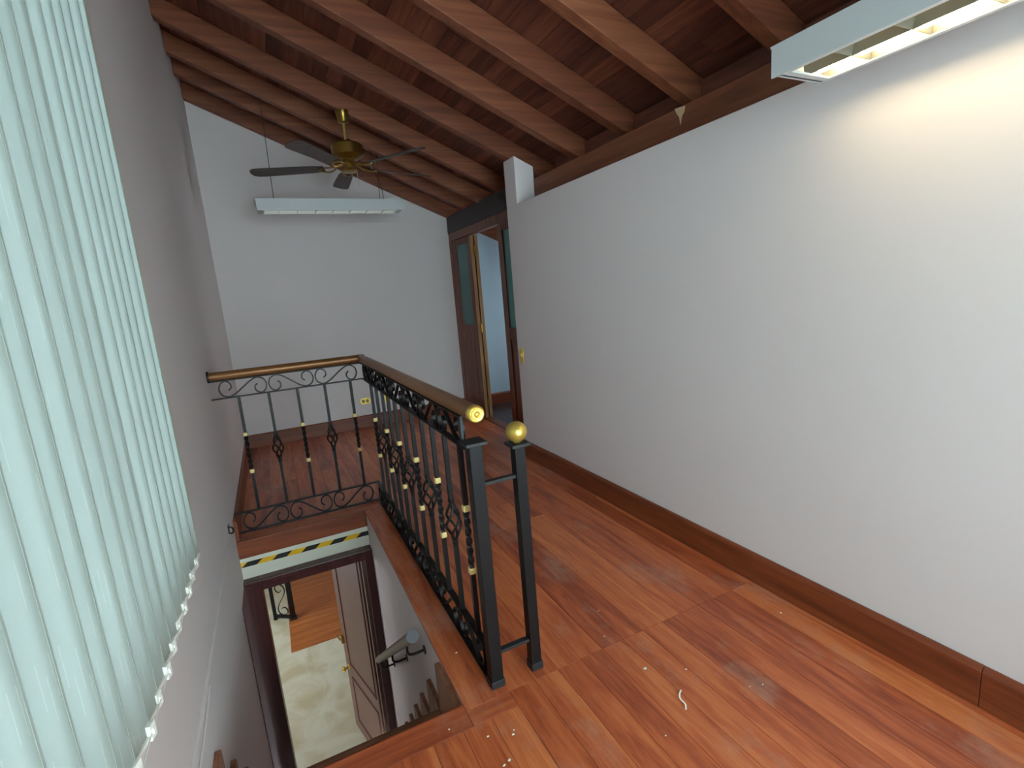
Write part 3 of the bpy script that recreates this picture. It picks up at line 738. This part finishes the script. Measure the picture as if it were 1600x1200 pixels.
FN = fixture('fluorescent_light', 'white lit fluorescent light fixture hanging close to the right wall', (1.55, -0.12), 1.30, 'y', 2.045, True)
FF = fixture('fluorescent_light', 'white unlit fluorescent light fixture hanging before the far wall', (0.072, 5.0), 1.30, 'x', 2.308, False, h=0.1)
for r_, pts in ((FN, [(1.66, 0.1), (1.66, 0.95)]), ):
    for px, py in pts: MB().tube([(px, py, 2.135), (px, py, dz(px))], 0.002, 6).build('suspension_wire', M['cable'], r_)
for a, b in (((0.225, 5.1, 2.405), (0.235, 4.98, rz(0.235))), ((1.16, 5.1, 2.405), (1.16, 4.98, rz(1.16)))):
    MB().tube([a, b], 0.0028, 6).build('suspension_wire', M['cable'], FF)
MB().tube(catmull([(1.20, 5.1, 2.405), (1.19, 5.08, 2.52), (1.13, 5.02, 2.66), (1.10, 4.98, rz(1.10))], 5), 0.003, 6).build('power_cable', M['cable'], FF)
MB().tube(catmull([(1.70, 1.10, 2.137), (1.78, 1.20, 2.13), (1.86, 1.27, 2.112), (1.90, 1.24, 2.14), (1.98, 1.15, 2.20), (2.074, 1.12, 2.26)], 6), 0.004, 6).build('power_cable', M['wire'], FN)
MB().tube(catmull([(1.72, 1.05, 2.137), (1.80, 1.13, 2.14), (1.88, 1.14, 2.135), (1.97, 1.08, 2.19), (2.074, 1.0, 2.26)], 6), 0.004, 6).build('power_cable', M['wire'], FN)

# ================================================================== CEILING FAN
FX, FY = 0.802, 4.462
zr = rz(FX)
FA = thing('ceiling_fan', 'brass ceiling fan with five dark blades hanging from a rafter', 'fan', (FX, FY, zr))
MB().lathe((FX, FY, 2.885), [(0.026, 0), (0.042, 0.006), (0.05, 0.06), (0.056, 0.078), (0.056, zr-2.885+0.015)], 20).build('canopy', M['oldbrass'], FA, True)
MB().tube([(FX, FY, 2.74), (FX, FY, 2.89)], 0.011, 10).build('downrod', M['brass'], FA, True)
MB().lathe((FX, FY, 2.60), [(0.03, 0), (0.062, 0.004), (0.085, 0.014), (0.10, 0.026), (0.118, 0.034), (0.124, 0.040), (0.124, 0.116), (0.116, 0.124), (0.04, 0.134), (0.022, 0.15), (0.013, 0.16)], 28).build('motor_housing', M['oldbrass'], FA, True)
MB().lathe((FX, FY, 2.505), [(0.012, 0), (0.055, 0.006), (0.062, 0.016), (0.05, 0.026), (0.036, 0.036), (0.036, 0.075), (0.05, 0.088), (0.05, 0.097)], 24).build('switch_housing', M['oldbrass'], FA, True)
MB().tube([(FX+0.05, FY-0.03, 2.53), (FX+0.052, FY-0.03, 2.40)], 0.0022, 6).build('pull_chain', M['wire'], FA)
BZ, BR = 2.545, 0.78
for k in range(5):
    an = math.radians(16+72*k); ca, sa = math.cos(an), math.sin(an); pit = math.radians(11)
    def bp_(u, v, h): return (FX+u*ca-v*math.cos(pit)*sa, FY+u*sa+v*math.cos(pit)*ca, BZ+v*math.sin(pit)+h)
    out = [(0.20, -0.045), (0.30, -0.058), (0.68, -0.070), (0.74, -0.066), (0.77, -0.045), (BR, 0), (0.77, 0.045), (0.74, 0.066), (0.68, 0.070), (0.30, 0.058), (0.20, 0.045)]
    mb = MB(); n = len(out); mb.add([bp_(u, v, 0) for u, v in out]+[bp_(u, v, 0.006) for u, v in out], [tuple(range(n))[::-1], tuple(range(n, 2*n))]+[(i, (i+1) % n, n+(i+1) % n, n+i) for i in range(n)])
    bl = mb.build('fan_blade', M['blade'], FA)
    ir = MB()
    for sg in (-1, 1):
        ir.tube(catmull([bp_(0.05, 0.006*sg, 0.03), bp_(0.10, 0.014*sg, 0.012), bp_(0.15, 0.036*sg, -0.006), bp_(0.20, 0.036*sg, -0.006), bp_(0.245, 0.006*sg, -0.006)], 5), 0.006, 6)
    ir.build('blade_iron', M['oldbrass'], bl, True, label='looped brass blade bracket')

# ================================================================== SMALL WALL ITEMS
def plate(name, label, cat, c, axis, wd, ht, kind):
    root = thing(name, label, cat, c)
    c = Vector(c)
    def P(a, z, d): return c+(Vector((a, -d, z)) if axis == 'y' else Vector((-d, a, z)))
    def rr(w_, h_, r, n=5):
        pts = []
        for qx, qz, s in ((1, 1, 0), (-1, 1, 90), (-1, -1, 180), (1, -1, 270)):
            for i in range(n+1):
                a = math.radians(s+90*i/n); pts.append((qx*(w_/2-r)+r*math.cos(a), qz*(h_/2-r)+r*math.sin(a)))
        return pts
    d = P(0, 0, 1)-P(0, 0, 0)
    MB().prism([P(a, z, 0) for a, z in rr(wd, ht, min(wd, ht)*0.42)], d*0.006).build('cover_plate', M['brass'], root, bevel=0.002)
    if kind == 'outlet':
        for s in (-1, 1):
            sock = MB().prism([P(s*wd*0.2+a, z, 0.006) for a, z in rr(wd*0.27, ht*0.5, ht*0.2)], d*0.004).build('socket', M['cable'], root)
            for t in (-1, 1): MB().prism([P(s*wd*0.2+t*0.006+a, z, 0.010) for a, z in ((-.0015, -.008), (.0015, -.008), (.0015, .008), (-.0015, .008))], d*0.001).build('slot', M['brass'], sock)
    else:
        MB().prism([P(a, 0.006+z, 0.006) for a, z in ((-.012, -.016), (.012, -.016), (.012, .016), (-.012, .016))], d*0.008).build('rocker', M['brass'], root, bevel=0.002)
        for s in (-1, 1): MB().prism([P(0.004*math.cos(i), s*ht*0.3+0.004*math.sin(i), 0.006) for i in [j*math.pi/4 for j in range(8)]], d*0.002).build('screw', M['oldbrass'], root)
plate('wall_outlet', 'brass double outlet plate on the far wall left of the railing corner', 'outlet', (0.91, YF, 0.315), 'y', 0.118, 0.075, 'outlet')
plate('wall_outlet', 'brass single outlet plate on the far wall seen through the side balusters', 'outlet', (1.13, YF, 0.325), 'y', 0.07, 0.105, 'switch')
plate('light_switch', 'narrow brass switch plate at the end of the right wall', 'switch', (XR, 3.785, 0.905), 'x', 0.066, 0.135, 'switch')

RC = thing('cable_raceway', 'cream cable raceway along the left wall below the blind', 'raceway', (XL, 2.3, 0.175))
MB().hexa([(XL, 0.9, 0.165), (XL+0.012, 0.9, 0.165), (XL+0.012, 3.23, 0.16), (XL, 3.23, 0.16), (XL, 0.9, 0.192), (XL+0.012, 0.9, 0.192), (XL+0.012, 3.23, 0.184), (XL, 3.23, 0.184)]).build('cover', M['wall'], RC, bevel=0.002)
MB().tube(catmull([(XL+0.004, 1.95, 0.135), (XL+0.004, 1.8, 0.12), (XL+0.004, 1.4, 0.112), (XL+0.004, 0.9, 0.11)], 5), 0.004, 6, up=(1, 0, 0)).build('cable', M['wall'], RC)
HK = thing('wall_hook', 'small black metal hook at the end of the raceway on the left wall', 'hook', (XL, 3.27, 0.19))
MB().box(XL, XL+0.004, 3.25, 3.29, 0.15, 0.225).build('back_plate', M['ironworn'], HK, bevel=0.002)
MB().tube(catmull([(XL+0.004, 3.27, 0.21), (XL+0.02, 3.27, 0.205), (XL+0.024, 3.27, 0.18), (XL+0.014, 3.27, 0.168), (XL+0.004, 3.27, 0.175)], 5), 0.005, 8, up=(0, 1, 0)).build('hook', M['iron'], HK, True)

# ================================================================== LITTER ON THE FLOOR
MB().sweep(catmull([(1.083, 1.115, 0.003), (1.095, 1.13, 0.007), (1.098, 1.155, 0.005), (1.108, 1.17, 0.008), (1.130, 1.185, 0.004)], 5), [(-0.0026, -0.0006), (0.0026, -0.0006), (0.0026, 0.0006), (-0.0026, 0.0006)]).build(
    'paper_scrap', M['fleck'], label='curled white scrap lying on the near floor', category='scrap')
sizes = [0.012, 0.008, 0.007, 0.009, 0.007, 0.009, 0.006, 0.007, 0.005, 0.005, 0.006, 0.008, 0.005, 0.006, 0.006]
for (fx, fy), s in zip([(1.093, 1.333), (1.793, 1.28), (0.455, 1.368), (0.500, 1.802), (0.457, 1.247), (0.479, 1.255), (0.955, 1.075), (1.219, 1.251), (1.348, 1.075), (1.393, 1.058), (1.148, 1.709), (0.53, 1.332), (0.35, 1.462), (1.07, 1.56), (0.54, 1.346)], sizes):
    n = 6; a0 = random.random()*6; pts = []
    for i in range(n):
        a = a0+2*math.pi*i/n; r = s*random.uniform(0.5, 1.0)*0.6; pts.append((fx+r*math.cos(a)*1.3, fy+r*math.sin(a), 0.0005))
    lab = {(1.093, 1.333): 'largest white paint chip on the floor, beyond the curled scrap', (1.793, 1.28): 'white paint chip on the floor close to the right baseboard',
           (0.500, 1.802): 'white paint chip on the border board beside the railing', (1.148, 1.709): 'white paint chip on the floor beyond the ball-topped post'}.get((fx, fy), 'tiny white paint chip lying on the near wooden floor')
    MB().prism(pts, (0, 0, 0.0015)).build('paint_chip', M['fleck'], label=lab, category='paint chip', group='paint chips on the floor')
